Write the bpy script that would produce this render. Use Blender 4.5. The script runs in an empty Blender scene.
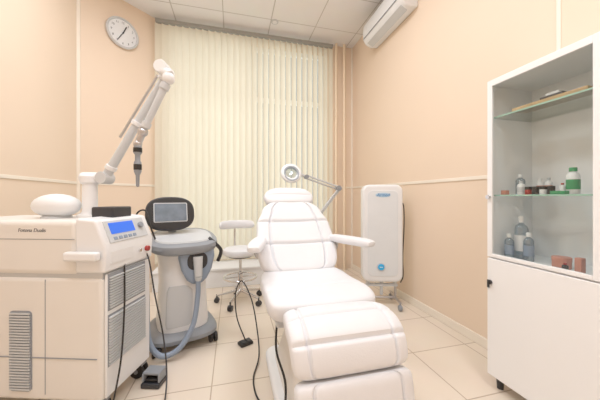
import bpy, bmesh, math, random
from mathutils import Vector, Matrix
random.seed(4)
scene = bpy.context.scene
COL = scene.collection
pi = math.pi

# ------------------------------------------------------------------ materials
def lin(c):
    c = c/255.0
    return c/12.92 if c <= 0.04045 else ((c+0.055)/1.055)**2.4
def rgb(r, g, b): return (lin(r), lin(g), lin(b), 1)
MATS = {}
def mat(name, col, rough=0.5, metal=0.0, var=0.03, scale=8.0, bump=0.0, coat=0.0, emit=None, es=0.0):
    if name in MATS: return MATS[name]
    m = bpy.data.materials.new(name); m.use_nodes = True
    nt = m.node_tree; b = nt.nodes["Principled BSDF"]
    b.inputs["Roughness"].default_value = rough
    b.inputs["Metallic"].default_value = metal
    b.inputs["Coat Weight"].default_value = coat
    tc = nt.nodes.new("ShaderNodeTexCoord")
    nz = nt.nodes.new("ShaderNodeTexNoise"); nz.inputs["Scale"].default_value = scale
    nz.inputs["Detail"].default_value = 3
    nt.links.new(tc.outputs["Object"], nz.inputs["Vector"])
    cr = nt.nodes.new("ShaderNodeValToRGB")
    c = rgb(*col)
    cr.color_ramp.elements[0].position = 0.3; cr.color_ramp.elements[1].position = 0.7
    cr.color_ramp.elements[0].color = (c[0]*(1-var), c[1]*(1-var), c[2]*(1-var), 1)
    cr.color_ramp.elements[1].color = c
    nt.links.new(nz.outputs["Fac"], cr.inputs["Fac"])
    nt.links.new(cr.outputs["Color"], b.inputs["Base Color"])
    if bump > 0:
        n2 = nt.nodes.new("ShaderNodeTexNoise"); n2.inputs["Scale"].default_value = 180
        nt.links.new(tc.outputs["Object"], n2.inputs["Vector"])
        bp = nt.nodes.new("ShaderNodeBump"); bp.inputs["Strength"].default_value = bump
        bp.inputs["Distance"].default_value = 0.002
        nt.links.new(n2.outputs["Fac"], bp.inputs["Height"])
        nt.links.new(bp.outputs["Normal"], b.inputs["Normal"])
    if emit:
        b.inputs["Emission Color"].default_value = rgb(*emit)
        b.inputs["Emission Strength"].default_value = es
    MATS[name] = m
    return m

def tilemat(name, col, joint, size, mortar, rough, var=0.03):
    m = bpy.data.materials.new(name); m.use_nodes = True
    nt = m.node_tree; b = nt.nodes["Principled BSDF"]
    tc = nt.nodes.new("ShaderNodeTexCoord")
    mp = nt.nodes.new("ShaderNodeMapping")
    mp.inputs["Location"].default_value = (0.12, 0.18, 0)
    br = nt.nodes.new("ShaderNodeTexBrick")
    br.offset = 0; br.inputs["Scale"].default_value = 1
    br.inputs["Brick Width"].default_value = size; br.inputs["Row Height"].default_value = size
    br.inputs["Mortar Size"].default_value = mortar; br.inputs["Mortar Smooth"].default_value = 0.2
    c = rgb(*col)
    br.inputs["Color1"].default_value = c
    br.inputs["Color2"].default_value = (c[0]*(1-var), c[1]*(1-var), c[2]*(1-var), 1)
    br.inputs["Mortar"].default_value = rgb(*joint)
    nt.links.new(tc.outputs["Object"], mp.inputs["Vector"])
    nt.links.new(mp.outputs["Vector"], br.inputs["Vector"])
    nz = nt.nodes.new("ShaderNodeTexNoise"); nz.inputs["Scale"].default_value = 5; nz.inputs["Detail"].default_value = 6
    nt.links.new(tc.outputs["Object"], nz.inputs["Vector"])
    mx = nt.nodes.new("ShaderNodeMix"); mx.data_type = 'RGBA'; mx.blend_type = 'MULTIPLY'
    mx.inputs[0].default_value = 0.06
    nt.links.new(br.outputs["Color"], mx.inputs[6]); nt.links.new(nz.outputs["Color"], mx.inputs[7])
    nt.links.new(mx.outputs[2], b.inputs["Base Color"])
    b.inputs["Roughness"].default_value = rough
    bp = nt.nodes.new("ShaderNodeBump"); bp.inputs["Strength"].default_value = 0.3; bp.invert = True
    bp.inputs["Distance"].default_value = 0.002
    nt.links.new(br.outputs["Fac"], bp.inputs["Height"]); nt.links.new(bp.outputs["Normal"], b.inputs["Normal"])
    return m

def glassmat(name, tint, refl=0.12, fm=0.5):
    m = bpy.data.materials.new(name); m.use_nodes = True
    nt = m.node_tree; nt.nodes.remove(nt.nodes["Principled BSDF"])
    out = nt.nodes["Material Output"]
    tr = nt.nodes.new("ShaderNodeBsdfTransparent"); tr.inputs["Color"].default_value = rgb(*tint)
    gl = nt.nodes.new("ShaderNodeBsdfGlossy"); gl.inputs["Roughness"].default_value = 0.03
    fr = nt.nodes.new("ShaderNodeFresnel"); fr.inputs["IOR"].default_value = 1.3
    ad = nt.nodes.new("ShaderNodeMath"); ad.operation = 'MULTIPLY_ADD'
    ad.inputs[1].default_value = fm; ad.inputs[2].default_value = refl*0.2
    mx = nt.nodes.new("ShaderNodeMixShader")
    nt.links.new(fr.outputs[0], ad.inputs[0]); nt.links.new(ad.outputs[0], mx.inputs[0])
    nt.links.new(tr.outputs[0], mx.inputs[1]); nt.links.new(gl.outputs[0], mx.inputs[2])
    nt.links.new(mx.outputs[0], out.inputs["Surface"])
    return m

M_WALL = mat("wall_paint_peach", (239, 217, 194), 0.6, var=0.03, scale=1.5, bump=0.15)
M_TRIM = mat("trim_cream", (246, 236, 221), 0.5)
M_CEIL = tilemat("ceiling_tile", (243, 243, 245), (200, 198, 196), 0.6, 0.007, 0.8)
M_FLOOR = tilemat("floor_tile_beige", (233, 219, 202), (190, 171, 151), 0.45, 0.004, 0.25)
M_WHITE = mat("white_plastic", (236, 238, 241), 0.35, var=0.02)
M_WARM = mat("warm_white_casing", (232, 229, 224), 0.4, var=0.02, scale=3)
M_GREYW = mat("grey_white_plastic", (202, 206, 210), 0.4)
M_LEATH = mat("white_leatherette", (229, 231, 236), 0.42, var=0.02, scale=14, bump=0.25)
M_GREY = mat("grey_plastic", (138, 144, 152), 0.45)
M_BLUEG = mat("blue_grey_plastic", (138, 154, 176), 0.4)
M_DARK = mat("dark_plastic", (42, 43, 48), 0.4)
M_BLACK = mat("black_rubber", (22, 22, 24), 0.5)
M_CHROME = mat("chrome", (215, 215, 218), 0.12, metal=1.0)
M_STEEL = mat("brushed_steel", (190, 190, 194), 0.3, metal=1.0)
M_LCD = mat("lcd_blue", (30, 80, 190), 0.3, emit=(40, 110, 230), es=0.6)
M_BLUE = mat("blue_print", (40, 120, 190), 0.4)
M_TEAL = mat("teal_button", (30, 150, 200), 0.3, emit=(30, 150, 210), es=0.3)
M_RED = mat("red_plastic", (165, 50, 48), 0.4)
M_GREEN = mat("green_plastic", (60, 150, 100), 0.4)
M_PINK = mat("terracotta_pink", (205, 140, 122), 0.6)
M_WOOD = mat("pale_wood", (205, 172, 128), 0.5, var=0.2, scale=20)
M_PIPE = mat("cream_pipe_paint", (242, 222, 195), 0.4)
M_GLASS = glassmat("clear_glass", (252, 254, 253), 0.08, 0.35)
M_SHELF = glassmat("shelf_glass", (246, 251, 249), 0.3, 0.4)
M_BOTTLE = glassmat("bottle_plastic", (218, 230, 238), 0.8)
M_EMITP = mat("fill_diffuser", (255, 255, 255), 0.5, emit=(250, 250, 255), es=3.0)  # glowing face of the added ceiling fill panels
M_LENS = glassmat("lens_glass", (235, 242, 246), 0.8)
M_TEXT = mat("print_grey", (90, 92, 98), 0.5)
M_EDGE = mat("shelf_glass_edge", (165, 205, 190), 0.2)

# blinds fabric
def blindmat():
    m = bpy.data.materials.new("blind_fabric"); m.use_nodes = True
    nt = m.node_tree; b = nt.nodes["Principled BSDF"]; out = nt.nodes["Material Output"]
    tc = nt.nodes.new("ShaderNodeTexCoord")
    mp = nt.nodes.new("ShaderNodeMapping"); mp.inputs["Scale"].default_value = (60, 60, 3)
    nz = nt.nodes.new("ShaderNodeTexNoise"); nz.inputs["Scale"].default_value = 3; nz.inputs["Detail"].default_value = 4
    nt.links.new(tc.outputs["Object"], mp.inputs["Vector"]); nt.links.new(mp.outputs[0], nz.inputs["Vector"])
    cr = nt.nodes.new("ShaderNodeValToRGB")
    cr.color_ramp.elements[0].color = rgb(231, 225, 208); cr.color_ramp.elements[1].color = rgb(243, 239, 224)
    nt.links.new(nz.outputs["Fac"], cr.inputs["Fac"])
    nt.links.new(cr.outputs["Color"], b.inputs["Base Color"]); b.inputs["Roughness"].default_value = 0.8
    tl = nt.nodes.new("ShaderNodeBsdfTranslucent"); nt.links.new(cr.outputs["Color"], tl.inputs["Color"])
    mx = nt.nodes.new("ShaderNodeMixShader"); mx.inputs[0].default_value = 0.3
    nt.links.new(b.outputs[0], mx.inputs[1]); nt.links.new(tl.outputs[0], mx.inputs[2])
    nt.links.new(mx.outputs[0], out.inputs["Surface"])
    return m
M_BLIND = blindmat()

# ------------------------------------------------------------------ mesh helpers
def catmull(pts, n=10):
    pts = [Vector(p) for p in pts]
    if len(pts) < 3: return pts
    P = [2*pts[0]-pts[1]] + pts + [2*pts[-1]-pts[-2]]
    out = []
    for i in range(1, len(P)-2):
        p0, p1, p2, p3 = P[i-1], P[i], P[i+1], P[i+2]
        for k in range(n):
            t = k/n
            out.append(0.5*((2*p1)+(-p0+p2)*t+(2*p0-5*p1+4*p2-p3)*t*t+(-p0+3*p1-3*p2+p3)*t**3))
    out.append(pts[-1])
    return out

class B:
    def __init__(s): s.bm = bmesh.new()
    def box(s, c, size, rot=None):
        M = Matrix.Translation(Vector(c))
        if rot: M = M @ (Matrix.Rotation(rot[2], 4, 'Z') @ Matrix.Rotation(rot[1], 4, 'Y') @ Matrix.Rotation(rot[0], 4, 'X'))
        M = M @ Matrix.Diagonal((size[0], size[1], size[2], 1))
        bmesh.ops.create_cube(s.bm, size=1, matrix=M); return s
    def span(s, a, b):
        return s.box([(a[i]+b[i])/2 for i in range(3)], [abs(b[i]-a[i]) for i in range(3)])
    def cyl(s, p1, p2, r1, r2=None, seg=24):
        p1, p2 = Vector(p1), Vector(p2); d = p2-p1
        q = d.to_track_quat('Z', 'Y')
        M = Matrix.Translation((p1+p2)/2) @ q.to_matrix().to_4x4()
        bmesh.ops.create_cone(s.bm, cap_ends=True, segments=seg, radius1=r1, radius2=r1 if r2 is None else r2, depth=d.length, matrix=M); return s
    def sph(s, c, r, rot=None, seg=24):
        if not hasattr(r, '__len__'): r = (r, r, r)
        M = Matrix.Translation(Vector(c))
        if rot: M = M @ (Matrix.Rotation(rot[2], 4, 'Z') @ Matrix.Rotation(rot[1], 4, 'Y') @ Matrix.Rotation(rot[0], 4, 'X'))
        M = M @ Matrix.Diagonal((r[0], r[1], r[2], 1))
        bmesh.ops.create_uvsphere(s.bm, u_segments=seg, v_segments=seg//2, radius=1, matrix=M); return s
    def tube(s, pts, r, seg=10, n=8, smooth=True):
        P = catmull(pts, n) if smooth else [Vector(p) for p in pts]
        rings = []; up = None
        for i, p in enumerate(P):
            t = (P[min(i+1, len(P)-1)]-P[max(i-1, 0)]).normalized()
            if up is None:
                up = Vector((0, 0, 1)) if abs(t.z) < 0.9 else Vector((1, 0, 0))
            x = (up - t*up.dot(t)).normalized(); up = x; y = t.cross(x)
            rings.append([s.bm.verts.new(p+(x*math.cos(2*pi*k/seg)+y*math.sin(2*pi*k/seg))*r) for k in range(seg)])
        for a, b in zip(rings, rings[1:]):
            for k in range(seg): s.bm.faces.new((a[k], a[(k+1) % seg], b[(k+1) % seg], b[k]))
        s.bm.faces.new(rings[0][::-1]); s.bm.faces.new(rings[-1]); return s
    def loft(s, rings3):
        R = [[s.bm.verts.new(Vector(p)) for p in rg] for rg in rings3]
        for a, b in zip(R, R[1:]):
            n = len(a)
            for k in range(n): s.bm.faces.new((a[k], a[(k+1) % n], b[(k+1) % n], b[k]))
        s.bm.faces.new(R[0][::-1]); s.bm.faces.new(R[-1]); return s
    def lathe(s, prof, c=(0, 0, 0), M=None, seg=32):
        # prof: list of (r,z)
        M = M or Matrix.Translation(Vector(c)); rings = []
        for r, z in prof:
            rings.append([s.bm.verts.new(M @ Vector((max(r, 1e-4)*math.cos(2*pi*k/seg), max(r, 1e-4)*math.sin(2*pi*k/seg), z))) for k in range(seg)])
        for a, b in zip(rings, rings[1:]):
            for k in range(seg): s.bm.faces.new((a[k], a[(k+1) % seg], b[(k+1) % seg], b[k]))
        s.bm.faces.new(rings[0][::-1]); s.bm.faces.new(rings[-1]); return s
    def torus(s, c, R, r, M=None, seg=40, k2=12):
        M = M or Matrix.Identity(4); M = Matrix.Translation(Vector(c)) @ M; rings = []
        for i in range(seg):
            a = 2*pi*i/seg
            rings.append([s.bm.verts.new(M @ Vector(((R+r*math.cos(2*pi*j/k2))*math.cos(a), (R+r*math.cos(2*pi*j/k2))*math.sin(a), r*math.sin(2*pi*j/k2)))) for j in range(k2)])
        for i in range(seg):
            a, b = rings[i], rings[(i+1) % seg]
            for j in range(k2): s.bm.faces.new((a[j], b[j], b[(j+1) % k2], a[(j+1) % k2]))
        return s
    def prism(s, poly, h, M=None):
        # poly in local xy, extruded along +z by h
        M = M or Matrix.Identity(4)
        a = [s.bm.verts.new(M @ Vector((p[0], p[1], 0))) for p in poly]
        b = [s.bm.verts.new(M @ Vector((p[0], p[1], h))) for p in poly]
        s.bm.faces.new(a[::-1]); s.bm.faces.new(b); n = len(poly)
        for i in range(n): s.bm.faces.new((a[i], a[(i+1) % n], b[(i+1) % n], b[i]))
        return s
    def pillow(s, path, hw, T, nv=40, nu=30, seams_v=(), seams_u=(), n=4, m=9, groove=0.01, sag=0.0, wv=0.012):
        P = [Vector((0, p[0], p[1])) for p in path]; P = catmull(P, 12) if len(P) > 2 else P
        L = [0]
        for a, b in zip(P, P[1:]): L.append(L[-1]+(b-a).length)
        def at(v):
            d = v*L[-1]; i = 0
            while i < len(L)-2 and L[i+1] < d: i += 1
            return P[i].lerp(P[i+1], (d-L[i])/(L[i+1]-L[i]))
        def W(v):
            for (v0, w0), (v1, w1) in zip(hw, hw[1:]):
                if v <= v1:
                    t = (v-v0)/(v1-v0); t = t*t*(3-2*t); return w0+(w1-w0)*t
            return hw[-1][1]
        top, bot = [], []
        for i in range(nv+1):
            tv = math.sin(pi/2*(2*i/nv-1)) if True else 0
            tv = 0.5*tv+0.5*(2*i/nv-1); v = (tv+1)/2
            c = at(v); e = 0.01
            tg = (at(min(1, v+e))-at(max(0, v-e))).normalized()
            nrm = Vector((0, -tg.z, tg.y))
            if nrm.z < 0: nrm = -nrm
            cv = max(0, 1-abs(tv)**m)**(1/m); w = W(v)*max(cv, 0.05)
            pv = max(0, 1-abs(tv)**(n*2))**(1/n)
            rt, rb = [], []
            for j in range(nu+1):
                u = 0.5*math.sin(pi/2*(2*j/nu-1))+0.5*(2*j/nu-1)
                pu = max(0, 1-abs(u)**n)**(1/n)
                h = T/2*pv*pu; g = 0
                for sv in seams_v: g += groove*math.exp(-((v-sv)/wv)**2)
                for su in seams_u: g += groove*math.exp(-((abs(u)-su)/0.022)**2)
                g += sag*(1-u*u)*(pv)
                base = c+Vector((u*w, 0, 0))
                rt.append(s.bm.verts.new(base+nrm*(h-g*(pv*pu))))
                rb.append(s.bm.verts.new(base-nrm*h))
            top.append(rt); bot.append(rb)
        for G, f in ((top, 1), (bot, -1)):
            for i in range(nv):
                for j in range(nu):
                    q = (G[i][j], G[i][j+1], G[i+1][j+1], G[i+1][j])
                    s.bm.faces.new(q if f > 0 else q[::-1])
        bmesh.ops.remove_doubles(s.bm, verts=s.bm.verts[:], dist=0.0006)
        return s
    def done(s, name, material, parent=None, bevel=0.0, segs=3, smooth=True, label=None, loc=None, rot=None):
        bmesh.ops.recalc_face_normals(s.bm, faces=s.bm.faces[:])
        me = bpy.data.meshes.new(name); s.bm.to_mesh(me); s.bm.free()
        o = bpy.data.objects.new(name, me); COL.objects.link(o)
        me.materials.append(material)
        if bevel:
            bv = o.modifiers.new("bevel", 'BEVEL'); bv.width = bevel; bv.segments = segs; bv.limit_method = 'ANGLE'; bv.angle_limit = math.radians(40)
        if smooth:
            for p in me.polygons: p.use_smooth = True
            try:
                me.set_sharp_from_angle(angle=math.radians(38))
            except Exception: pass
        if parent: o.parent = parent
        if loc: o.location = loc
        if rot: o.rotation_euler = rot
        if label: o["label"] = label
        return o

def rrect(w, h, r, k=6, cx=0, cy=0):
    out = []
    for sx, sy, a0 in ((1, 1, 0), (-1, 1, pi/2), (-1, -1, pi), (1, -1, 3*pi/2)):
        for i in range(k+1):
            a = a0+pi/2*i/k
            out.append((cx+sx*(w/2-r)+r*math.cos(a), cy+sy*(h/2-r)+r*math.sin(a)))
    # corner arcs must run continuously around the outline
    pts = []
    for (ccx, ccy, a0) in ((cx+w/2-r, cy+h/2-r, 0), (cx-w/2+r, cy+h/2-r, pi/2), (cx-w/2+r, cy-h/2+r, pi), (cx+w/2-r, cy-h/2+r, 3*pi/2)):
        for i in range(k+1):
            a = a0+pi/2*i/k
            pts.append((ccx+r*math.cos(a), ccy+r*math.sin(a)))
    return pts
def superell(w, h, n=3.0, k=48):
    o = []
    for i in range(k):
        a = 2*pi*i/k; c, s_ = math.cos(a), math.sin(a)
        o.append((w/2*math.copysign(abs(c)**(2/n), c), h/2*math.copysign(abs(s_)**(2/n), s_)))
    return o

def root(name, label, cat, loc=(0, 0, 0), rz=0.0, group=None):
    e = bpy.data.objects.new(name, None); e.empty_display_size = 0.1; COL.objects.link(e)
    e.location = loc; e.rotation_euler = (0, 0, rz)
    e["label"] = label; e["category"] = cat
    if group: e["group"] = group
    return e
def top(o, label, cat, group=None):
    o["label"] = label; o["category"] = cat
    if group: o["group"] = group
    return o
def struct(o): o["kind"] = "structure"; return o

def text(body, size, M, material, parent, name="lettering", ext=0.0008, label=None, shear=0.0):
    cu = bpy.data.curves.new(name, 'FONT'); cu.body = body; cu.size = size; cu.extrude = ext
    cu.align_x = 'CENTER'; cu.align_y = 'CENTER'; cu.shear = shear
    t = bpy.data.objects.new(name+"_tmp", cu); COL.objects.link(t)
    bpy.context.view_layer.update()
    dg = bpy.context.evaluated_depsgraph_get()
    me = bpy.data.meshes.new_from_object(t.evaluated_get(dg))
    bpy.data.objects.remove(t); bpy.data.curves.remove(cu)
    me.transform(M); me.materials.clear(); me.materials.append(material)
    o = bpy.data.objects.new(name, me); COL.objects.link(o); o.parent = parent
    if label: o["label"] = label
    return o
RX = Matrix.Rotation(pi/2, 4, 'X')
def face_front(x, y, z): return Matrix.Translation((x, y, z)) @ RX

# ------------------------------------------------------------------ room
RXW, BY, H = 1.79, 3.78, 3.4
LXW, DY = -1.557, 3.223; BXL = -0.955
FY = -1.3
struct(B().prism([(LXW-.1, FY-.1), (RXW+.1, FY-.1), (RXW+.1, BY+.35), (LXW-.1, BY+.35)], 0.1, Matrix.Translation((0, 0, -0.1))).done("floor", M_FLOOR, smooth=False))
struct(B().prism([(LXW-.1, FY-.1), (RXW+.1, FY-.1), (RXW+.1, BY+.2), (LXW-.1, BY+.2)], 0.1, Matrix.Translation((0, 0, H))).done("ceiling", M_CEIL, smooth=False))
struct(B().span((RXW, FY-.1, 0), (RXW+.1, BY+.2, H)).done("wall_right", M_WALL, smooth=False))
struct(B().span((LXW-.1, FY-.1, 0), (LXW, DY, H)).done("wall_left", M_WALL, smooth=False))
struct(B().span((LXW, FY-.1, 0), (RXW, FY, H)).done("wall_front", M_WALL, smooth=False))
struct(B().prism([(LXW, DY), (BXL, BY), (BXL, BY+.15), (LXW-.1, BY+.15), (LXW-.1, DY)], H).done("wall_corner", M_WALL, smooth=False))
wb = B()
wx0, wx1, wz0, wz1 = -0.85, 1.38, 0.35, 3.25
wb.span((BXL, BY, 0), (wx0, BY+.15, H)); wb.span((wx1, BY, 0), (RXW, BY+.15, H))
wb.span((wx0, BY, 0), (wx1, BY+.15, wz0)); wb.span((wx0, BY, wz1), (wx1, BY+.15, H))
struct(wb.done("wall_back", M_WALL, smooth=False))
wn = B()
for x in (wx0+.03, (wx0+wx1)/2, wx1-.03): wn.span((x-.03, BY+.05, wz0), (x+.03, BY+.11, wz1))
for z in (wz0+.03, 2.5, wz1-.03): wn.span((wx0, BY+.055, z-.03), (wx1, BY+.105, z+.03))
w = struct(wn.done("window_1", M_WHITE, smooth=False))
g = B().span((wx0+.03, BY+.075, wz0+.03), (wx1-.03, BY+.085, wz1-.03)).done("window_pane", M_GLASS, parent=w, smooth=False)
# trims
Z0 = 1.245
def trim(i, a, b, m=M_TRIM, bev=0.003): return struct(B().span(a, b).done("trim_%d" % i, m, bevel=bev))
trim(1, (RXW-.008, FY, Z0-.014), (RXW, BY, Z0+.014))
trim(2, (LXW, FY, Z0-.014), (LXW+.008, DY, Z0+.014))
td = B()
dv = Vector((BXL-LXW, BY-DY, 0)); ang = math.atan2(dv.y, dv.x); mid = Vector(((BXL+LXW)/2, (BY+DY)/2, Z0))
nin = Vector((dv.y, -dv.x, 0)).normalized()
td.box(mid+nin*.004, (dv.length, .008, .028), rot=(0, 0, ang))
struct(td.done("trim_3", M_TRIM, bevel=.002))
struct(B().box(Vector((LXW, DY, H/2))+Vector((.008, -.008, 0)), (.03, .03, H), rot=(0, 0, ang/2)).done("trim_4", M_TRIM, bevel=.004))
struct(B().box(Vector((BXL+.0, BY-.012, H/2)), (.035, .03, H), rot=(0, 0, ang/2)).done("trim_5", M_TRIM, bevel=.004))
trim(6, (RXW-.02, BY-.02, 0), (RXW, BY, H))
trim(7, (RXW-.005, 1.085, Z0+.016), (RXW, 1.107, H))
trim(8, (wx1+.04, BY-.008, Z0-.014), (RXW-.02, BY, Z0+.014))
struct(B().span((RXW-.014, FY, 0), (RXW, BY, .07)).done("baseboard_right", M_TRIM, bevel=.004))
struct(B().span((LXW, FY, 0), (LXW+.014, DY, .07)).done("baseboard_left", M_TRIM, bevel=.004))
struct(B().box((mid.x+nin.x*.007, mid.y+nin.y*.007, .035), (dv.length, .014, .07), rot=(0, 0, ang)).done("baseboard_corner", M_TRIM, bevel=.003))
# boxed ledge below the blinds
struct(B().span((-.9, 3.36, 0), (.9, BY, .21)).span((-.91, 3.34, .21), (.91, BY, .235)).done("trim_9", M_WHITE, bevel=.006))

# fill panels added on the ceiling, out of view, to light the room
pan_xy = [(-.65, .3), (.95, .0), (-.65, 1.95), (.55, 2.0)]
for i, (x, y) in enumerate(pan_xy):
    r = root("fill_panel", "added square ceiling fill panel with white frame, out of view", "ceiling light", (x, y, H), group="added ceiling fill panels")
    fb = B()
    for a, b in (((-.3, -.3), (.3, -.28)), ((-.3, .28), (.3, .3)), ((-.3, -.28), (-.28, .28)), ((.28, -.28), (.3, .28))):
        fb.span((a[0], a[1], -.015), (b[0], b[1], 0))
    fb.done("frame", M_WHITE, parent=r, bevel=.002)
    B().span((-.28, -.28, -.006), (.28, .28, 0)).done("diffuser", M_EMITP, parent=r, smooth=False)
    ld = bpy.data.lights.new("fill_lamp", 'AREA'); ld.shape = 'SQUARE'; ld.size = .56; ld.energy = (21, 21, 19, 15)[i]; ld.color = (.945, .965, 1.0)  # fill light added under each panel
    lo = bpy.data.objects.new("lamp", ld); COL.objects.link(lo); lo.location = (0, 0, -.02); lo.parent = r
# small ceiling downlight
r = root("downlight", "small round white ceiling spotlight", "ceiling light", (.53, 3.45, H))
B().lathe([(.045, -.012), (.05, -.006), (.05, 0)]).done("rim", M_GREYW, parent=r)
B().lathe([(.028, -.016), (.03, -.012)]).done("lens", M_WHITE, parent=r)

# daylight through window
ld = bpy.data.lights.new("window_daylight", 'AREA'); ld.shape = 'RECTANGLE'; ld.size = 2.3; ld.size_y = 2.9; ld.energy = 30; ld.color = (1.0, 1.0, .93)
lo = bpy.data.objects.new("window_daylight", ld); COL.objects.link(lo); lo.location = ((wx0+wx1)/2, BY+.5, 1.8)
lo.rotation_euler = (-pi/2, 0, 0)
wd = bpy.data.worlds.new("World"); scene.world = wd; wd.use_nodes = True
wd.node_tree.nodes["Background"].inputs[0].default_value = (1, 1, .98, 1); wd.node_tree.nodes["Background"].inputs[1].default_value = .5

# ------------------------------------------------------------------ blinds
r = root("vertical_blind", "cream fabric vertical blinds covering the whole window", "blinds", (0, 3.68, 0))
b = B(); pitch = .0795; x = BXL+.045; i = 0
while x < 1.40:
    a = math.radians(27+random.uniform(-5, 5)); hw_ = .0445; seg = 6; z0, z1 = .262, 3.29
    rows = []
    for k in range(seg+1):
        t = -1+2*k/seg
        px = x+t*hw_*math.cos(a); py = t*hw_*math.sin(a)+.009*(1-t*t)
        rows.append((b.bm.verts.new((px, py, z0)), b.bm.verts.new((px, py, z1))))
    for p, q in zip(rows, rows[1:]): b.bm.faces.new((p[0], q[0], q[1], p[1]))
    x += pitch
b.done("slats", M_BLIND, parent=r)
B().span((BXL+.01, -.025, 3.30), (1.43, .025, 3.345)).done("headrail", mat("headrail_grey", (150, 150, 145), .4), parent=r, bevel=.004)
# pipes
for i, (x, rr) in enumerate(((1.50, .017), (1.63, .022))):
    r = root("heating_pipe", "cream painted vertical heating pipe in the room corner", "pipe", (x, 3.72, 0), group="vertical heating pipes")
    B().cyl((0, 0, 0), (0, 0, H), rr).done("pipe_run", M_PIPE, parent=r)
    for z in (.6, 2.3):
        B().cyl((0, 0, z), (0, 0, z+.03), rr+.006).cyl((0, 0, z+.015), (0, .055, z+.015), .006).done("pipe_clip", M_PIPE, parent=r)

# ------------------------------------------------------------------ wall clock
r = root("wall_clock", "round white wall clock with pale rim and thin hands", "clock", (-1.255+.002, 3.502-.002, 3.0), math.radians(42.8))
Mc = RX
B().lathe([(.155, 0), (.17, .008), (.172, .03), (.16, .042), (.152, .036), (.148, .02), (.0, .02)], M=Mc, seg=48).done("case", mat("clock_rim", (205, 207, 210), .3), parent=r)
B().lathe([(.148, .0205), (.0, .0215)], M=Mc, seg=48).done("dial", M_WHITE, parent=r)
hb = B()
hb.box((.018, -.028, .042), (.012, .002, .10), rot=(0, math.radians(22), 0))
hb.box((-.028, -.031, -.048), (.007, .002, .13), rot=(0, math.radians(30), 0))
hb.cyl((0, -.022, 0), (0, -.034, 0), .008)
hb.done("hands", M_DARK, parent=r)
for k in range(1, 13):
    a = math.radians(90-30*k)
    text(str(k), .032, face_front(.118*math.cos(a), -.0235, .118*math.sin(a)), M_TEXT, r, name="numeral")

# ------------------------------------------------------------------ air conditioner
r = root("air_conditioner", "white split air conditioner unit mounted high on the wall", "air conditioner", (RXW, 2.66, 3.0))
prof = [(0, 0), (-.10, -.012), (-.165, .02), (-.2, .075), (-.205, .16), (-.195, .245), (-.17, .28), (0, .285)]
Mx = Matrix(((1, 0, 0, 0), (0, 0, 1, -.39), (0, 1, 0, 0), (0, 0, 0, 1)))
B().prism(prof, .78, Mx).done("body", M_WHITE, parent=r, bevel=.014, segs=4)
B().box((-.128, 0, .0), (.085, .68, .007), rot=(0, math.radians(28), 0)).done("air_flap", M_GREYW, parent=r, bevel=.002)
B().span((-.209, -.36, .072), (-.2, .36, .078)).done("panel_seam", M_GREY, parent=r)
B().span((-.2085, -.33, .11), (-.203, -.27, .13)).done("display", M_GREY, parent=r, bevel=.001)
gb = B()
for k in range(14): gb.span((-.16, -.36+.052*k, .283), (-.03, -.33+.052*k, .289))
gb.done("intake_grille", M_GREYW, parent=r)

# ------------------------------------------------------------------ laser machine
r = root("laser_machine", "large off-white medical laser cabinet on casters with articulated beam arm", "laser machine", (-.618, 1.497, 0), math.radians(-17.16))
Lw = .37
B().span((-.85, 0, .085), (-.004, Lw, .70)).done("lower_body", M_WARM, parent=r, bevel=.022, segs=5)
B().span((-.85, -.008, .715), (-.13, Lw+.008, .985)).done("upper_hood", M_WARM, parent=r, bevel=.028, segs=5)
B().span((-.84, .01, .69), (-.01, Lw-.01, .73)).done("body_joint", M_GREYW, parent=r)
Mw = Matrix(((1, 0, 0, 0), (0, 0, 1, -.006), (0, 1, 0, 0), (0, 0, 0, 1)))
B().prism([(-.14, .725), (.012, .725), (.018, .85), (-.035, .985), (-.14, .995)], Lw+.012, Mw).done("control_console", M_WHITE, parent=r, bevel=.012, segs=4)
tilt = math.atan2(.053, .135)
def cons(y, s, off=.004):
    return Vector((.018-.053*s+off*.93, y, .85+.135*s+off*.37))
def pan(y0, y1, s0, s1, th, name, m, bev=.002):
    c = cons((y0+y1)/2, (s0+s1)/2, .002)
    return B().box(c, (th, y1-y0, (s1-s0)*.145), rot=(0, -tilt, 0)).done(name, m, parent=r, bevel=bev)
pan(.03, .33, .12, .92, .006, "keypad", M_GREYW)
pan(.055, .235, .42, .84, .012, "display", M_LCD)
for k in range(5): pan(.06+.036*k, .085+.036*k, .2, .32, .012, "button", M_BLUEG)
kb = B(); kb.cyl(cons(.285, .6, 0), cons(.285, .6, .02), .017); kb.done("control_knob", M_GREY, parent=r, bevel=.002)
B().cyl((.015, .31, .79), (.034, .31, .79), .016).done("emergency_button", M_RED, parent=r, bevel=.003)
B().cyl((.014, .25, .79), (.026, .25, .79), .010).done("key_switch", M_CHROME, parent=r, bevel=.001)
B().span((.012, .03, .765), (.018, .19, .825)).done("rating_label", M_WHITE, parent=r)
B().span((-.004, .012, .10), (.008, Lw-.012, .715)).done("front_panel", M_WHITE, parent=r, bevel=.006)
gb = B()
for k in range(12): gb.box((.011, .165, .545+.0135*k), (.012, .27, .006), rot=(0, math.radians(20), 0))
gb.done("upper_grille", M_GREYW, parent=r)
B().span((.006, .02, .53), (.0095, .31, .715)).done("grille_recess", M_GREY, parent=r)
B().span((.006, .02, .25), (.0095, .31, .51)).done("grille_recess", M_GREY, parent=r)
gb = B()
for k in range(17): gb.box((.012, .165, .262+.0145*k), (.014, .28, .0075), rot=(0, math.radians(20), 0))
gb.done("lower_grille", M_GREYW, parent=r)
B().span((-.17, -.045, .79), (.0, -.008, .835)).done("side_handle", M_WHITE, parent=r, bevel=.012, segs=4)
B().prism(rrect(.118, .40, .02), .006, Matrix.Translation((-.426, .002, .333)) @ RX).done("side_vent", M_GREY, parent=r)
gb = B()
for k in range(28): gb.box((-.426, -.006, .145+.0139*k), (.105, .008, .007))
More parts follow.
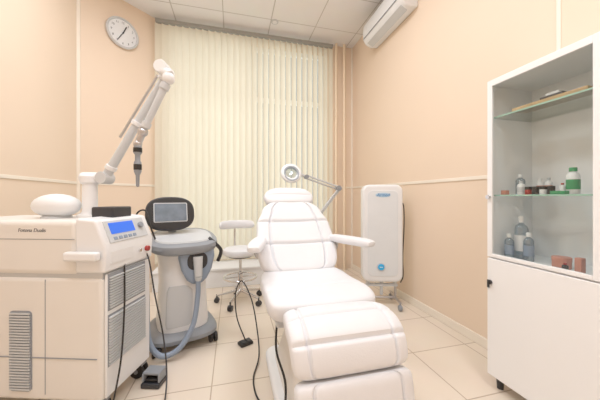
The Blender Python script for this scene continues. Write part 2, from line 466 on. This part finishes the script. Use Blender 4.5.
gb.done("vent_louvers", M_GREYW, parent=r)
sb = B()
sb.span((-.80, -.004, .30), (-.03, .0, .304)); sb.span((-.30, -.0015, .12), (-.297, .001, .69)); sb.span((-.56, -.0015, .12), (-.557, .001, .69))
sb.span((-.80, -.0095, .89), (-.14, -.007, .893))
sb.done("panel_seams", M_GREY, parent=r)
text("Fotona Dualis", .026, face_front(-.36, -.0085, .935), M_TEXT, r, label="grey printed lettering", shear=.2)
B().sph((-.391, .15, 1.052), (.125, .085, .066)).done("top_cover_dome", M_WHITE, parent=r)
B().lathe([(.07, .98), (.065, .995), (.05, 1.0)], c=(-.391, .15, 0)).done("dome_base", M_GREYW, parent=r)
B().span((-.185, .14, .985), (-.06, .29, 1.045)).done("beam_box", M_DARK, parent=r, bevel=.008)
ab = B().lathe([(.06, .975), (.06, 1.0), (.042, 1.01), (.036, 1.02), (.036, 1.17), (.046, 1.18), (.046, 1.215), (.03, 1.23)], c=(-.225, .18, 0))
ab.done("arm_column", M_WHITE, parent=r)
B().cyl((-.27, .18, 1.207), (-.15, .19, 1.207), .032).cyl((-.15, .19, 1.207), (-.13, .19, 1.207), .024).done("arm_joint", M_WHITE, parent=r, bevel=.004)
S = Vector((-.145, .19, 1.207)); E = Vector((.203, .21, 1.80))
B().cyl(S, E, .024, .019).cyl(S+Vector((-.0, -.035, 0)), S+Vector((0, .035, 0)), .034).done("lower_arm", M_GREYW, parent=r, bevel=.002)
for t in (.08, .5, .93):
    p = S.lerp(E, t); q = S.lerp(E, t+.035); B().cyl(p, q, .030).done("arm_collar", M_WHITE, parent=r, bevel=.003)
off = Vector((-.045, -.0, .025))
B().cyl(S.lerp(E, .35)+off*.9, S.lerp(E, .95)+off*.8, .007).done("balance_spring", M_STEEL, parent=r)
T1 = Vector((.255, .134, 1.735)); T2 = Vector((.118, .126, 1.448))
B().cyl(E+Vector((0, .02, 0)), E+Vector((.01, -.09, .0)), .034).cyl(E+Vector((-.01, -.06, .0)), T1+Vector((.01, 0, .02)), .024).sph(T1, .032).done("elbow_joint", M_WHITE, parent=r, bevel=.003)
B().cyl(T1, T2, .019, .016).cyl(T1.lerp(T2, .1), T1.lerp(T2, .2), .025).cyl(T1.lerp(T2, .82), T1.lerp(T2, .92), .023).done("upper_arm", M_GREYW, parent=r, bevel=.002)
H0 = Vector((.09, .125, 1.385))
B().sph(T2, .026).cyl(T2, H0, .018).sph(H0, .022).done("wrist_joint", M_STEEL, parent=r)
B().lathe([(.016, 0), (.02, -.02), (.020, -.05), (.013, -.06), (.013, -.09), (.018, -.1), (.018, -.15), (.01, -.17), (.008, -.225), (.003, -.232)], c=H0).done("handpiece", M_GREY, parent=r)
for za, zb_, rr in ((-.022, -.046, .0215), (-.11, -.14, .0195)):
    B().lathe([(rr, za), (rr, zb_)], c=H0).done("handpiece_band", M_BLACK, parent=r)
for (cx, cy) in ((-.04, .325), (-.04, .03), (-.78, .325), (-.78, .05)):
    c = B(); c.cyl((cx, cy-.03, .045), (cx, cy-.008, .045), .045).cyl((cx, cy+.008, .045), (cx, cy+.03, .045), .045).cyl((cx, cy-.02, .045), (cx, cy+.02, .045), .02)
    c.done("caster_wheel", M_BLACK, parent=r, bevel=.008)
    c = B(); c.box((cx, cy, .085), (.07, .05, .02)).cyl((cx, cy-.034, .045), (cx, cy+.034, .045), .014)
    c.done("caster_fork", M_GREY, parent=r, bevel=.003)
LM = Matrix.Translation((-.618, 1.497, 0)) @ Matrix.Rotation(math.radians(-17.16), 4, 'Z'); LI = LM.inverted()
def wl(pts): return [LI @ Vector(p) for p in pts]
B().tube(wl([(-.585, 1.70, .875), (-.575, 1.64, .80), (-.555, 1.58, .50), (-.565, 1.54, .20), (-.60, 1.45, .012), (-.72, 1.35, .008)]), .0045).done("power_cable", M_BLACK, parent=r)
B().tube(wl([(-.535, 1.80, .79), (-.50, 1.80, .72), (-.46, 1.78, .50), (-.40, 1.73, .25), (-.36, 1.62, .06), (-.35, 1.40, .008), (-.43, 1.2, .008)]), .0045).done("foot_switch_cable", M_DARK, parent=r)
r2 = root("foot_switch", "dark grey foot switch with metal guard on the floor", "foot switch", (-.45, 1.72, 0), math.radians(-17))
B().span((-.055, -.045, 0), (.055, .05, .03)).done("base", M_DARK, parent=r2, bevel=.008)
B().span((-.052, -.035, .03), (-.042, .045, .08)).span((.042, -.035, .03), (.052, .045, .08)).span((-.052, -.03, .07), (.052, .045, .085)).done("guard", M_GREY, parent=r2, bevel=.005)
B().box((0, -.0, .045), (.07, .06, .018), rot=(math.radians(14), 0, 0)).done("pedal", M_BLACK, parent=r2, bevel=.005)

# ------------------------------------------------------------------ light therapy machine
r = root("light_therapy_machine", "white and blue-grey trolley machine with tilted touchscreen and hose", "beauty machine", (-.385, 2.24, 0), math.radians(18))
def ring(w, h, z, n=3.2, cx=0, cy=0, sl=0.0, k=56):
    return [(cx+p[0], cy+p[1], z+sl*p[1]) for p in superell(w, h, n, k)]
B().loft([ring(.44, .44, .062, 3.5), ring(.48, .48, .075, 3.5), ring(.48, .48, .10, 3.5), ring(.44, .44, .125, 3.5), ring(.36, .36, .135, 3.5)]).done("base", M_GREY, parent=r)
for sx in (-1, 1):
    for sy in (-1, 1):
        cx, cy = sx*.19, sy*.18
        B().cyl((cx-.03, cy, .036), (cx-.006, cy, .036), .036).cyl((cx+.006, cy, .036), (cx+.03, cy, .036), .036).cyl((cx-.02, cy, .036), (cx+.02, cy, .036), .015).done("caster_wheel", M_BLACK, parent=r, bevel=.006)
        B().cyl((cx, cy, .05), (cx, cy, .075), .018).sph((cx, cy+.008, .055), (.02, .026, .02)).done("caster_fork", M_DARK, parent=r)
B().loft([ring(.35, .37, .12), ring(.36, .38, .16), ring(.34, .36, .30), ring(.325, .34, .46), ring(.335, .35, .60), ring(.36, .38, .70), ring(.37, .39, .735, sl=.1)]).done("body", M_WHITE, parent=r)
B().loft([ring(.20, .04, .17, 2.6, -.03, -.17), ring(.21, .05, .20, 2.6, -.03, -.165), ring(.19, .05, .42, 2.6, -.03, -.153), ring(.16, .04, .46, 2.6, -.03, -.15)]).done("front_inset", M_GREYW, parent=r)
sl = .16
B().loft([ring(.38, .40, .715, 3, 0, -.02, sl), ring(.46, .46, .735, 3, 0, -.03, sl), ring(.485, .485, .765, 3, 0, -.03, sl), ring(.475, .475, .79, 3, 0, -.03, sl), ring(.44, .44, .80, 3, 0, -.03, sl)]).done("console", M_GREY, parent=r)
B().loft([ring(.40, .34, .798, 3, 0, -.05, sl), ring(.39, .33, .808, 3, 0, -.05, sl)]).done("console_panel", M_GREYW, parent=r)
for k in range(6): B().cyl((-.12+.048*k, -.14, .785), (-.12+.048*k, -.142, .791), .012).done("button", M_BLUEG, parent=r, bevel=.001)
B().cyl((-.06, .08, .81), (-.085, .06, .93), .032, .025).sph((-.085, .055, .93), .035).done("screen_stem", M_GREY, parent=r)
Mt = Matrix.Translation((-.08, .01, .975)) @ Matrix.Rotation(math.radians(-14), 4, 'X') @ RX
B().prism(superell(.345, .265, 2.7), .045, Mt @ Matrix.Translation((0, 0, -.045))).done("screen_housing", M_DARK, parent=r, bevel=.014, segs=4)
B().prism(superell(.325, .245, 2.7), .004, Mt).done("screen_bezel", M_BLACK, parent=r, bevel=.002)
B().prism(rrect(.235, .15, .01), .002, Mt @ Matrix.Translation((0, .006, .003))).done("screen_frame", M_GREYW, parent=r)
B().prism(rrect(.222, .137, .006), .003, Mt @ Matrix.Translation((0, .006, .004))).done("screen", mat("tablet_display", (112, 124, 136), .15, scale=14, var=.35, emit=(95, 110, 125), es=.25), parent=r)
sh = [(-.12, .10), (-.125, .04), (-.105, -.05), (-.07, -.12), (-.03, -.155), (.03, -.155), (.07, -.12), (.105, -.05), (.125, .04), (.12, .10)]
B().prism(sh, .06, Matrix.Translation((.07, -.165, .62)) @ RX).done("holder", M_BLUEG, parent=r, bevel=.022, segs=5)
B().prism(superell(.14, .13, 2.4), .006, Matrix.Translation((.07, -.222, .635)) @ RX).done("holder_recess", M_DARK, parent=r, bevel=.002)
B().tube([(.16, -.17, .79), (.20, -.19, .75), (.245, -.18, .70), (.255, -.16, .66), (.235, -.15, .60)], .014, seg=12).done("handpiece_hook", M_DARK, parent=r)
B().cyl((.07, -.235, .67), (.07, -.25, .53), .034, .026).cyl((.07, -.25, .53), (.07, -.245, .50), .026, .02).done("handpiece", M_GREYW, parent=r, bevel=.004)
B().tube([(.07, -.245, .51), (.065, -.25, .38), (.03, -.27, .20), (-.06, -.285, .07), (-.17, -.28, .05), (-.24, -.25, .16), (-.25, -.21, .42), (-.255, -.18, .66), (-.215, -.12, .765)], .018, seg=14, n=12).done("hose", M_BLUEG, parent=r)
B().tube([(-.33, .05, .88), (-.30, .0, .985), (-.25, -.05, 1.0), (-.225, -.09, .90), (-.19, -.10, .79)], .006).done("cable", M_BLACK, parent=r)

# ------------------------------------------------------------------ stool
r = root("stool", "white upholstered swivel stool with small backrest and chrome base", "stool", (.075, 2.86, 0), math.radians(12))
B().lathe([(.05, .485), (.15, .49), (.175, .505), (.182, .53), (.175, .555), (.15, .568), (.06, .572), (0, .572)]).done("seat", M_LEATH, parent=r)
B().lathe([(.12, .475), (.12, .488), (.02, .488)]).done("seat_plate", M_DARK, parent=r)
b = B(); N = 24; ringv = []
for i in range(N+1):
    t = -1+2*i/N; a = t*1.05; R = .22; cx = R*math.sin(a); cy = .02+R*math.cos(a)-.0
    e = max(.12, (1-abs(t)**5)**(1/3)) if abs(t) < 1 else .12
    rg = []
    for k in range(14):
        q = 2*pi*k/14; rr = .022*e*math.cos(q); zz = .048*e*math.sin(q)
        rg.append(b.bm.verts.new((cx+rr*math.sin(a), cy+rr*math.cos(a), .79+zz)))
    ringv.append(rg)
for a_, b_ in zip(ringv, ringv[1:]):
    for k in range(14): b.bm.faces.new((a_[k], a_[(k+1) % 14], b_[(k+1) % 14], b_[k]))
b.bm.faces.new(ringv[0]); b.bm.faces.new(ringv[-1][::-1])
b.done("backrest", M_LEATH, parent=r)
B().tube([(0, .05, .475), (0, .2, .478), (0, .262, .53), (0, .268, .66), (0, .262, .78)], .010).done("backrest_support", M_CHROME, parent=r)
B().lathe([(.014, .30), (.014, .48)]).lathe([(.026, .10), (.026, .32), (.016, .325)]).done("gas_column", M_CHROME, parent=r)
B().torus((0, 0, .26), .17, .009).cyl((-.17, 0, .26), (.17, 0, .26), .006).cyl((0, -.17, .26), (0, .17, .26), .006).done("foot_ring", M_CHROME, parent=r)
lg = B()
for k in range(5):
    a = 2*pi*k/5+.3; c, s_ = math.cos(a), math.sin(a)
    lg.cyl((.02*c, .02*s_, .12), (.24*c, .24*s_, .075), .019, .012)
lg.sph((0, 0, .12), (.038, .038, .03)); lg.done("star_base", M_CHROME, parent=r)
for k in range(5):
    a = 2*pi*k/5+.3; c, s_ = math.cos(a), math.sin(a); p = Vector((.24*c, .24*s_, .027)); t = Vector((-s_, c, 0))
    B().cyl(p-t*.022, p-t*.002, .027).cyl(p+t*.002, p+t*.022, .027).cyl(p+Vector((0, 0, .02)), p+Vector((0, 0, .06)), .008).done("caster", M_DARK, parent=r, bevel=.004)

# ------------------------------------------------------------------ treatment chair
CX = .44
r = root("treatment_chair", "white leatherette reclining cosmetology chair with armrests and leg rest", "treatment chair", (CX, 1.45, 0))
def y(Y): return Y-1.45
B().pillow([(y(2.07), 1.03), (y(2.17), 1.16)], [(0, .195), (.5, .205), (1, .17)], .095, n=3, m=4, nv=30, seams_v=(.5,), groove=.006, wv=.04).done("headrest", M_LEATH, parent=r)
B().pillow([(y(1.70), .60), (y(1.82), .74), (y(1.97), .92), (y(2.07), 1.045)], [(0, .265), (.35, .285), (.65, .275), (.85, .235), (1, .20)], .115, n=4, m=7, nv=90, nu=90,
           seams_v=(.36, .68), seams_u=(.66,), groove=.016, sag=.024, wv=.015).done("backrest", M_LEATH, parent=r)
B().pillow([(y(1.80), .575), (y(1.55), .565), (y(1.32), .575), (y(1.19), .555)], [(0, .25), (.3, .28), (1, .285)], .13, n=4, m=8, nv=90, nu=60,
           seams_v=(.70,), seams_u=(), groove=.013, sag=.014, wv=.015).done("seat", M_LEATH, parent=r)
B().pillow([(y(1.17), .55), (y(1.06), .575), (y(.965), .545), (y(.92), .44)], [(0, .23), (.5, .24), (1, .233)], .105, n=4, m=10, nv=90, nu=90,
           seams_v=(.42, .68), seams_u=(.74,), groove=.013, wv=.016).done("leg_rest", M_LEATH, parent=r)
B().pillow([(y(.912), .44), (y(.885), .33), (y(.855), .20)], [(0, .233), (.5, .228), (1, .215)], .10, n=4, m=10, nv=60, nu=90,
           seams_v=(.5,), seams_u=(.74,), groove=.013, wv=.016).done("foot_rest", M_LEATH, parent=r)
B().box((0, y(1.91)+.035, .80), (.40, .03, .45), rot=(-math.radians(40), 0, 0)).done("back_shell", M_GREYW, parent=r, bevel=.01)
B().span((-.24, y(1.24), .475), (.24, y(1.76), .51)).done("seat_frame", M_GREYW, parent=r, bevel=.01)
for sx, x0_, rz in ((1, .41, math.radians(21.5)), (-1, -.33, math.radians(-12))):
    B().pillow([(0, 0), (.06, .004), (.40, 0)], [(0, .045), (.5, .05), (1, .042)], .055, n=3, m=5, nv=30, nu=16).done("armrest", M_LEATH, parent=r, loc=(x0_, y(1.50), .80), rot=(0, 0, rz))
    B().tube([(sx*.27, y(1.83), .68), (sx*.29, y(1.83), .72), (sx*.295, y(1.80), .78)], .014).done("armrest_bracket", M_STEEL, parent=r)
B().cyl((0, y(2.05), 1.0), (0, y(2.1), 1.06), .015).done("headrest_post", M_CHROME, parent=r)
B().prism(rrect(.46, .74, .08), .06, Matrix.Translation((0, y(1.47), .012))).done("base_plate", M_WHITE, parent=r, bevel=.02, segs=4)
b = B()
poly0 = rrect(.36, .56, .07); poly1 = rrect(.24, .34, .05)
lv = []
for t, z in ((0, .07), (.25, .14), (.7, .25), (1, .40)):
    lv.append([b.bm.verts.new((p[0]*(1-t)+q[0]*t, y(1.47)+p[1]*(1-t)+q[1]*t, z)) for p, q in zip(poly0, poly1)])
for a_, c_ in zip(lv, lv[1:]):
    n = len(a_)
    for k in range(n): b.bm.faces.new((a_[k], a_[(k+1) % n], c_[(k+1) % n], c_[k]))
b.bm.faces.new(lv[0][::-1]); b.bm.faces.new(lv[-1])
b.done("pedestal", M_WARM, parent=r)
B().span((-.10, y(1.3), .39), (.10, y(1.64), .48)).done("tilt_mechanism", M_GREY, parent=r, bevel=.008)
for sx in (-1, 1):
    for Y in (1.18, 1.76): B().cyl((sx*.19, y(Y), 0), (sx*.19, y(Y), .02), .022).done("base_foot", M_DARK, parent=r)
for sx in (-1, 1):
    B().cyl((sx*.06, y(1.35), .44), (sx*.05, y(1.02), .40), .018).done("leg_rest_actuator", M_STEEL, parent=r)
B().tube([(-.2, y(1.45), .46), (-.22, y(1.38), .30), (-.19, y(1.28), .18), (-.22, y(1.20), .05), (-.28, y(1.12), .006)], .006).done("power_cord", M_BLACK, parent=r)

# chair remote pedal and cord
r = root("foot_remote", "small black foot remote lying on the floor tiles", "remote control", (.09, 2.02, 0), math.radians(25))
RI = (Matrix.Translation((.09, 2.02, 0)) @ Matrix.Rotation(math.radians(25), 4, 'Z')).inverted()
B().span((-.05, -.035, 0), (.05, .035, .022)).done("body", M_BLACK, parent=r, bevel=.008)
B().box((-.02, 0, .024), (.035, .05, .008)).done("button", M_DARK, parent=r, bevel=.002)
B().box((.025, 0, .024), (.035, .05, .008)).done("button", M_DARK, parent=r, bevel=.002)
B().tube([RI @ Vector(p) for p in [(.09, 2.04, .02), (.03, 2.15, .15), (.02, 2.2, .32), (.07, 2.2, .42), (.14, 2.1, .3), (.17, 1.95, .14), (.17, 1.8, .03), (.12, 1.62, .008), (.13, 1.45, .008), (.19, 1.36, .008)]], .005).done("cord", M_BLACK, parent=r)

# ------------------------------------------------------------------ magnifier lamp
r = root("magnifier_lamp", "white magnifying ring lamp on jointed arm and wheeled stand", "magnifying lamp", (.75, 2.38, 0))
lg = B()
for k in range(5):
    a = 2*pi*k/5+.5; c, s_ = math.cos(a), math.sin(a)
    lg.cyl((.0, .0, .09), (.22*c, .22*s_, .06), .016, .011)
lg.done("star_base", M_WHITE, parent=r)
for k in range(5):
    a = 2*pi*k/5+.5; c, s_ = math.cos(a), math.sin(a); p = Vector((.22*c, .22*s_, .025)); t = Vector((-s_, c, 0))
    B().cyl(p-t*.018, p+t*.018, .025).cyl(p+Vector((0, 0, .01)), p+Vector((0, 0, .05)), .007).done("caster", M_DARK, parent=r, bevel=.004)
B().cyl((0, 0, .06), (0, 0, .90), .013).done("pole", M_WHITE, parent=r)
J0 = Vector((0, 0, .90)); J1 = Vector((.24, 0.02, 1.185)); J2 = Vector((-.10, -.04, 1.285))
B().cyl(J0+Vector((0, -.012, 0)), J1+Vector((0, -.012, 0)), .008).cyl(J0+Vector((.022, .012, -.01)), J1+Vector((.022, .012, -.01)), .008).done("lower_arm", M_GREYW, parent=r)
B().cyl(J1+Vector((0, -.012, .012)), J2+Vector((0, -.012, .012)), .008).cyl(J1+Vector((0, .012, -.012)), J2+Vector((0, .012, -.012)), .008).done("upper_arm", M_GREYW, parent=r)
for J, rr in ((J0, .02), (J1, .026), (J2, .02)):
    B().cyl(J-Vector((0, .025, 0)), J+Vector((0, .025, 0)), rr).done("arm_joint", M_GREY, parent=r)
Hc = Vector((-.25, -.08, 1.31))
Mr = Matrix.Rotation(math.radians(68), 4, 'X')
B().cyl(J2, Hc+Vector((.07, .01, 0)), .012).done("head_bracket", M_GREYW, parent=r)
B().torus(Hc, .072, .022, Mr).done("lamp_ring", M_WHITE, parent=r)
B().torus(Hc+Vector((0, -.012, -.004)), .066, .013, Mr).done("ring_tube", mat("ring_tube", (150, 160, 170), .3), parent=r)
B().lathe([(.0, -.006), (.05, -.004), (.06, 0), (.05, .004), (0, .006)], M=Matrix.Translation(Hc) @ Mr).done("lens", M_LENS, parent=r)

# ------------------------------------------------------------------ air purifier on wheels
r = root("air_recirculator", "white rounded ultraviolet air recirculator on a wheeled stand", "air purifier", (1.475, 2.43, 0), math.radians(-17))
def fr(w, h, rad, th, yy, z): return B().prism(rrect(w, h, rad, k=8), th, Matrix.Translation((0, yy, z)) @ RX)
fr(.40, .98, .07, .13, .07, .735).done("housing", M_WHITE, parent=r, bevel=.022, segs=5)
fr(.30, .86, .05, .006, -.058, .735).done("front_panel", mat("panel_white", (226, 231, 236), .3), parent=r, bevel=.004)
B().cyl((-.02, -.06, .40), (-.02, -.072, .40), .042).done("dial_ring", M_GREYW, parent=r, bevel=.003)
B().cyl((-.02, -.068, .40), (-.02, -.078, .40), .032).done("dial", M_TEAL, parent=r, bevel=.003)
B().span((-.035, -.08, .397), (-.005, -.076, .403)).done("dial_mark", M_WHITE, parent=r)
B().prism(superell(.15, .045, 2), .002, Matrix.Translation((0, -.064, 1.12)) @ RX).done("logo_oval", mat("logo_pale_blue", (170, 205, 230), .4), parent=r)
text("Armed", .045, face_front(0, -.0665, 1.12), M_BLUE, r, shear=.25, label="blue logo lettering")
B().span((-.15, -.02, .20), (-.12, .02, .26)).span((.12, -.02, .20), (.15, .02, .26)).span((-.16, -.02, .19), (.16, .02, .215)).cyl((0, 0, .1), (0, 0, .26), .016).done("stand_frame", M_GREYW, parent=r, bevel=.004)
lg = B()
lg.cyl((-.14, 0, .075), (.14, 0, .075), .012)
for sx in (-1, 1): lg.cyl((sx*.14, -.16, .075), (sx*.14, .16, .075), .014).cyl((sx*.14, 0, .075), (sx*.14, 0, .22), .012)
lg.done("stand_leg", M_STEEL, parent=r)
for sx in (-1, 1):
    for sy in (-1, 1):
        p = Vector((sx*.14, sy*.155, .028))
        B().cyl(p-Vector((.016, 0, 0)), p+Vector((.016, 0, 0)), .028).cyl(p, p+Vector((0, 0, .05)), .008).done("caster", M_GREY, parent=r, bevel=.005)
B().tube([(.2, .0, 1.05), (.225, .0, 1.0), (.225, -.01, .8), (.215, 0, .5), (.222, .01, .3), (.20, .02, .22)], .006).done("power_cable", M_DARK, parent=r)

# ------------------------------------------------------------------ medical cabinet
X0, X1, Y0, Y1 = 1.44, 1.785, .735, 1.235
r = root("medical_cabinet", "white metal medical cabinet with glass upper door and solid lower door", "cabinet", (X0, (Y0+Y1)/2, 0))
hy = (Y1-Y0)/2; D = X1-X0; Zt = 1.775; Zm = .75; Zb = .07
M_CAB = mat("white_enamel_metal", (246, 247, 249), 0.3, var=0.01)
cb = B()
t = .012
cb.span((.02, -hy, Zb), (D, -hy+t, Zt)); cb.span((.02, hy-t, Zb), (D, hy, Zt)); cb.span((D-t, -hy+t, Zb), (D, hy-t, Zt))
cb.span((.02, -hy+t, Zt-.03), (D-t, hy-t, Zt)); cb.span((.02, -hy+t, Zb), (D-t, hy-t, Zb+.02)); cb.span((.02, -hy+t, Zm-.02), (D-t, hy-t, Zm))
cb.done("carcass", M_CAB, parent=r, smooth=False)
for sy in (-1, 1):
    for xx in (.05, D-.04): B().cyl((xx, sy*(hy-.04), 0), (xx, sy*(hy-.04), Zb), .016, .020).done("foot", M_DARK, parent=r)
dz0, dz1 = Zm+.005, Zt-.003
fw = .03
db = B()
db.span((0, hy-fw, dz0), (.018, hy-.002, dz1)); db.span((0, -hy+.002, dz0), (.018, -hy+fw, dz1))
db.span((0, -hy+fw, dz1-.035), (.018, hy-fw, dz1)); db.span((0, -hy+fw, dz0), (.018, hy-fw, dz0+.02))
gd = db.done("glass_door", M_CAB, parent=r, bevel=.002)
B().span((.007, -hy+fw, dz0+.02), (.011, hy-fw, dz1-.035)).done("door_glass", M_GLASS, parent=gd, smooth=False)
B().cyl((0, hy-.018, 1.10), (-.012, hy-.018, 1.10), .009).cyl((-.012, hy-.018, 1.10), (-.02, hy-.018, 1.10), .012).done("lock", M_CHROME, parent=gd, bevel=.001)
ldr = B().span((0, -hy+.002, Zb+.005), (.018, hy-.002, Zm-.003)).done("lower_door", M_CAB, parent=r, bevel=.003)
B().cyl((0, hy-.022, .61), (-.012, hy-.022, .61), .013).span((-.02, hy-.028, .58), (-.012, hy-.016, .625)).done("handle", M_DARK, parent=ldr, bevel=.002)
for z in (1.555, 1.105):
    B().span((.03, -hy+t+.002, z), (D-t, hy-t-.002, z+.008)).done("glass_shelf", M_SHELF, parent=r, smooth=False)
    B().span((.0285, -hy+t+.002, z), (.03, hy-t-.002, z+.008)).done("shelf_edge", M_EDGE, parent=r, smooth=False)

# ------------------------------------------------------------------ cabinet contents
S1, S2, S3 = 1.5632, 1.1132, .7504
def bottle(X, Y, z, rad, h, body, cap, label, cat="bottle", capr=.5, name="bottle", lab=None):
    q = root(name, label, cat, (X, Y, z))
    B().lathe([(rad*.9, 0), (rad, .004), (rad, h*.68), (rad*.85, h*.76), (rad*capr*.85, h*.82), (rad*capr*.85, h*.86)], seg=24).done("bottle_body", body, parent=q)
    B().lathe([(rad*capr, h*.85), (rad*capr, h*.98), (rad*capr*.9, h)], seg=20).done("cap", cap, parent=q)
    if lab: B().lathe([(rad+.0008, h*.18), (rad+.0008, h*.55)], seg=24).done("bottle_label", lab, parent=q)
    return q
def jar(X, Y, z, rad, h, body, lid, label):
    q = root("jar", label, "jar", (X, Y, z))
    B().lathe([(rad*.92, 0), (rad, .003), (rad, h*.62)], seg=24).done("jar_body", body, parent=q)
    B().lathe([(rad*1.04, h*.62), (rad*1.04, h*.96), (rad*.98, h)], seg=24).done("lid", lid, parent=q)
TX = 1.525
q = root("tray", "pale wooden tray on the top glass shelf", "tray", (TX, .96, S1))
B().span((-.05, -.16, 0), (.05, .16, .006)).span((-.05, -.16, .006), (-.045, .16, .018)).span((.045, -.16, .006), (.05, .16, .018)).span((-.045, -.16, .006), (.045, -.155, .018)).span((-.045, .155, .006), (.045, .16, .018)).done("tray_body", M_WOOD, parent=q, bevel=.002)
top(B().span((TX-.03, .90, S1+.007), (TX+.03, 1.0, S1+.036)).done("instrument_case", M_DARK, bevel=.006), "dark instrument case lying on the wooden tray", "case")
top(B().span((TX-.02, .92, S1+.0365), (TX+.02, .98, S1+.049)).done("card_box", M_WHITE, bevel=.003), "small white box on top of the dark case", "box")
top(B().cyl((TX, 1.015, S1+.017), (TX, 1.10, S1+.017), .010).done("tube", M_STEEL), "small metal tube on the tray", "tube")
top(B().cyl((TX-.02, 1.03, S1+.0135), (TX-.025, 1.11, S1+.0135), .006).done("marker_pen", M_RED), "thin red pen lying on the tray", "pen")
top(B().span((TX-.03, .825, S1+.007), (TX+.02, .885, S1+.026)).done("carton", M_BLUEG, bevel=.002), "small grey-blue carton on the tray", "box")
bottle(1.60, 1.165, S2, .022, .115, M_BOTTLE, M_WHITE, "clear plastic bottle with white cap on glass shelf")
top(B().span((1.50, 1.17, S2), (1.525, 1.20, S2+.025)).done("carton", M_PINK, bevel=.002), "small pink carton on the glass shelf", "box")
bottle(1.55, 1.125, S2, .018, .075, M_WHITE, M_GREYW, "short white bottle on glass shelf", lab=M_GREYW)
for k, (Y, b_, l_) in enumerate(((1.08, M_RED, M_BLACK), (1.045, M_DARK, M_BLACK), (1.01, M_WHITE, M_BLACK), (.975, M_DARK, M_BLACK))):
    jar(1.54, Y, S2, .015, .042, b_, l_, ("red cosmetic jar with black lid", "dark cosmetic jar", "white cosmetic jar with black lid", "black cosmetic jar with black lid")[k]+" on glass shelf")
for Y, cap in ((1.09, M_WHITE), (1.05, M_GREYW)):
    bottle(1.64, Y, S2, .016, .09, M_WHITE, cap, "slim white bottle standing behind the jars", lab=M_PINK)
bottle(1.56, .94, S2, .012, .055, M_WHITE, M_RED, "tiny white bottle with red cap")
bottle(1.545, .89, S2, .024, .125, M_WHITE, M_GREEN, "white bottle with green label and white cap", lab=M_GREEN, capr=.6)
bottle(1.62, .83, S2, .022, .16, M_BOTTLE, M_WHITE, "tall clear bottle with white cap", lab=M_WHITE)
top(B().span((1.475, .88, S2), (1.505, .94, S2+.016)).done("carton", M_GREEN, bevel=.002), "flat green carton lying on glass shelf", "box")
bottle(1.60, 1.16, S3, .032, .24, M_BOTTLE, M_WHITE, "tall translucent bottle with white cap", capr=.4, lab=M_WHITE)
bottle(1.53, 1.175, S3, .022, .14, M_BOTTLE, M_WHITE, "slim clear dispenser bottle", lab=M_BLUEG)
bottle(1.57, 1.10, S3, .023, .155, M_BOTTLE, M_WHITE, "clear bottle with white cap in lower compartment", lab=M_BLUEG)
jar(1.57, .95, S3, .036, .055, M_PINK, M_PINK, "round terracotta pink cosmetic jar")
top(B().span((1.48, .93, S3), (1.515, 1.01, S3+.010)).done("sachet", M_WOOD, bevel=.002), "flat beige sachet on cabinet floor", "packet")
top(B().span((1.50, .835, S3), (1.53, .86, S3+.075)).done("carton", M_PINK, bevel=.002), "upright reddish carton in the lower compartment", "box")
bottle(1.485, .885, S3, .012, .045, M_DARK, M_RED, "small dark bottle with red cap")

# ------------------------------------------------------------------ camera
f = 265.0; th = math.atan(67/265.0)
cam = bpy.data.cameras.new("Camera"); cam.sensor_width = 36; cam.lens = f/600*36
cam.shift_y = (197-200)/600.0
cam.clip_start = .02
co = bpy.data.objects.new("Camera", cam); COL.objects.link(co)
co.location = (0, 0, 1.1); co.rotation_euler = (pi/2, 0, -th)
scene.camera = co
scene.view_settings.view_transform = 'Standard'
scene.view_settings.look = 'None'
scene.view_settings.exposure = 0.0
scene.view_settings.gamma = 1.14
